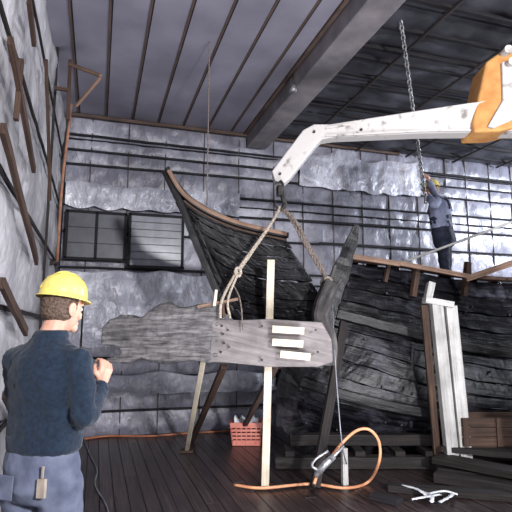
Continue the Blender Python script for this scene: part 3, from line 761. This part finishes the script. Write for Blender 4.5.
    A=Acc(); tubegeo([H@V((-.022,.09,-.0635)),H@V((0,.1,-.062)),H@V((.022,.09,-.0635))],[.002,.0045,.002],A,8); A.make('lips',m_lip,g,smooth=True)
    A=Acc()
    def hf(p):
        if p.y>.02: p=V((p.x,min(p.y,.045+.03*max(0,p.z/.12)),max(p.z,.02)))
        if p.z<-.07: p.z=-.07-(-.07-p.z)*.3; p.x*=.85
        return p
    sphgeo((0,-.012,.008),(.081,.096,.122),A,H,28,18,hf)
    for sd in (-1,1): tubegeo([H@V((sd*.077,.016,.03)),H@V((sd*.076,.018,-.015))],[.01,.006],A,8)
    fuse(A.make('hair',hair,g),.006,1,wr=.01,ws=.02)
    A=Acc(); n=36; prof=[(.128,.0),(.127,.006),(.116,.01),(.115,.03),(.108,.065),(.09,.098),(.06,.118),(.024,.128),(.001,.129)]
    vs=[];fs=[];us=[]
    for r,z in prof:
        for j in range(n):
            a=2*math.pi*j/n
            x=r*hat*math.cos(a); y=r*1.03*math.sin(a)
            if z<.01 and math.sin(a)>0: y*=1+.12*math.sin(a)**2
            vs.append(H@V((x,y-.005,z+.04)))
    for i in range(len(prof)-1):
        for j in range(n):
            j2=(j+1)%n; fs.append((i*n+j,i*n+j2,(i+1)*n+j2,(i+1)*n+j)); us.append([(0,0)]*4)
    A.add(vs,fs,us)
    for xo in (-.03,0,.03):
        pts=[H@V((xo,math.cos(a)*.114-.005,.045+math.sin(a)*(.13 if xo==0 else .122))) for a in [math.pi*(.08+.84*k/12) for k in range(13)]]
        tubegeo(pts,.006,A,6)
    o=A.make('hard_hat',m_yel,g,smooth=True); sl=o.modifiers.new('s','SOLIDIFY'); sl.thickness=.003
    if hands:
        for i,(w,d,nr,ts,cu) in enumerate(hands): hand('hand_%d'%i,T(w),R3@V(d),R3@V(nr),R3@V(ts),g,cu)
    return g
c=P(47,400,2.46)
Mx=Matrix.Translation(V((c.x,c.y,0)))@Matrix.Rotation(-math.radians(17.5+20),4,'Z')@Matrix.Scale(1.035,4)
hM=Matrix.Translation((.015,.05,1.65))@Matrix.Rotation(math.radians(-12),4,'Z')@Matrix.Rotation(math.radians(-8),4,'X')
RA=((.18,-.015,1.41),(.232,-.03,1.15),(.17,.165,1.275))
LA=((-.18,-.015,1.41),(-.225,.06,1.16),(-.02,.235,1.26))
g1=person('worker_in_navy_sweater',Mx,m_navy,m_trs,m_hair,RA,LA,hM,bulk=.94,hat=.86,hands=[
 ((.168,.17,1.28),(.05,.3,.9),(-.8,.3,.1),(0,-.7,.5),1.0),((-.01,.24,1.265),(.8,.3,.35),(0,-.6,.3),(0,0,1),1.1)])
T=lambda p: Mx@V(p); yv=Mx.to_3x3()@V((0,1,0))
A=Acc(); beamgeo(T((.125,-.14,.93)),T((.13,-.146,.855)),.045,.015,acc=A,up=yv); beamgeo(T((.125,-.138,.98)),T((.125,-.14,.93)),.014,.006,acc=A,up=yv); A.make('pocket_tag',m_pouch,g1,bevel=.005)
A=Acc(); beamgeo(T((-.07,-.15,.93)),T((-.07,-.154,.83)),.11,.006,acc=A,up=yv); A.make('back_pocket',m_trs,g1,bevel=.003)
# rigger on hull, leaning in to the chain
c=P(449,230,7.3)
Mx=Matrix.Translation(V((c.x,c.y,zt)))@Matrix.Rotation(-math.radians(17.5-62),4,'Z')@Matrix.Rotation(math.radians(-5),4,'X')@Matrix.Scale(1.05,4)
hM=Matrix.Translation((0,.07,1.64))@Matrix.Rotation(math.radians(-2),4,'X')
inv=Mx.inverted(); q=inv@P(425,171,7.02); q2=inv@P(426,194,7.02)
def reach(sh,tgt,side):
    sh=V(sh); d=tgt-sh; d=d-d.normalized()*.08; Lm=min(d.length,.555); t=sh+d.normalized()*Lm; mid=(sh+t)/2; k=math.sqrt(max(0,.285**2-(Lm/2)**2))
    return (tuple(sh),tuple(mid+V((side*.8,-.1,-.6)).normalized()*k),tuple(t))
RA=reach((.19,0,1.42),q,1); LA=reach((-.19,0,1.42),q2,-1)
dr=V(RA[2])-V(RA[1]); dl=V(LA[2])-V(LA[1])
person('worker_in_overalls',Mx,m_shirt,m_over,m_grhair,RA,LA,hM,bib=True,bulk=1.08,wr=.015,hands=[(RA[2],dr,(-.6,.5,0),(0,0,1),1.3),(LA[2],dl,(.6,.5,0),(0,0,1),1.3)])
# ------------------------------------------------------------ finalise empties
for e,ch_ in ROOT.items():
    if not ch_: continue
    c=V((0,0,0))
    for o in ch_: c+=o.location
    c/=len(ch_); e.location=c
    for o in ch_: o.location=o.location-c
# ------------------------------------------------------------ lights
def area(name,loc,tgt,size,power,col):
    l=bpy.data.lights.new(name,'AREA'); l.size=size; l.energy=power; l.color=col
    o=bpy.data.objects.new(name,l); bpy.context.collection.objects.link(o); o.location=loc
    o.rotation_euler=(V(tgt)-V(loc)).to_track_quat('-Z','Y').to_euler(); return o
area('flood_light',(2.2,-4.2,3.4),(2.2,6,2.7),.5,980,(.98,.97,1))
area('flood_light.001',(6.5,.5,4.4),(3.2,7,1.6),.9,190,(.9,.93,1))
area('haze_flood_light',(9.8,6.0,4.3),(6.8,7.6,3.0),.6,420,(.82,.88,1))  # strengthened to brighten the right of the back wall in place of haze
area('flood_light.003',(1.9,2.8,.6),(1.2,6.5,5),1.2,120,(.93,.93,1))
w=bpy.data.worlds.new('w'); bpy.context.scene.world=w; w.use_nodes=True
w.node_tree.nodes['Background'].inputs[0].default_value=(.5,.55,.7,1); w.node_tree.nodes['Background'].inputs[1].default_value=.3
bpy.context.scene.view_settings.view_transform='Standard'
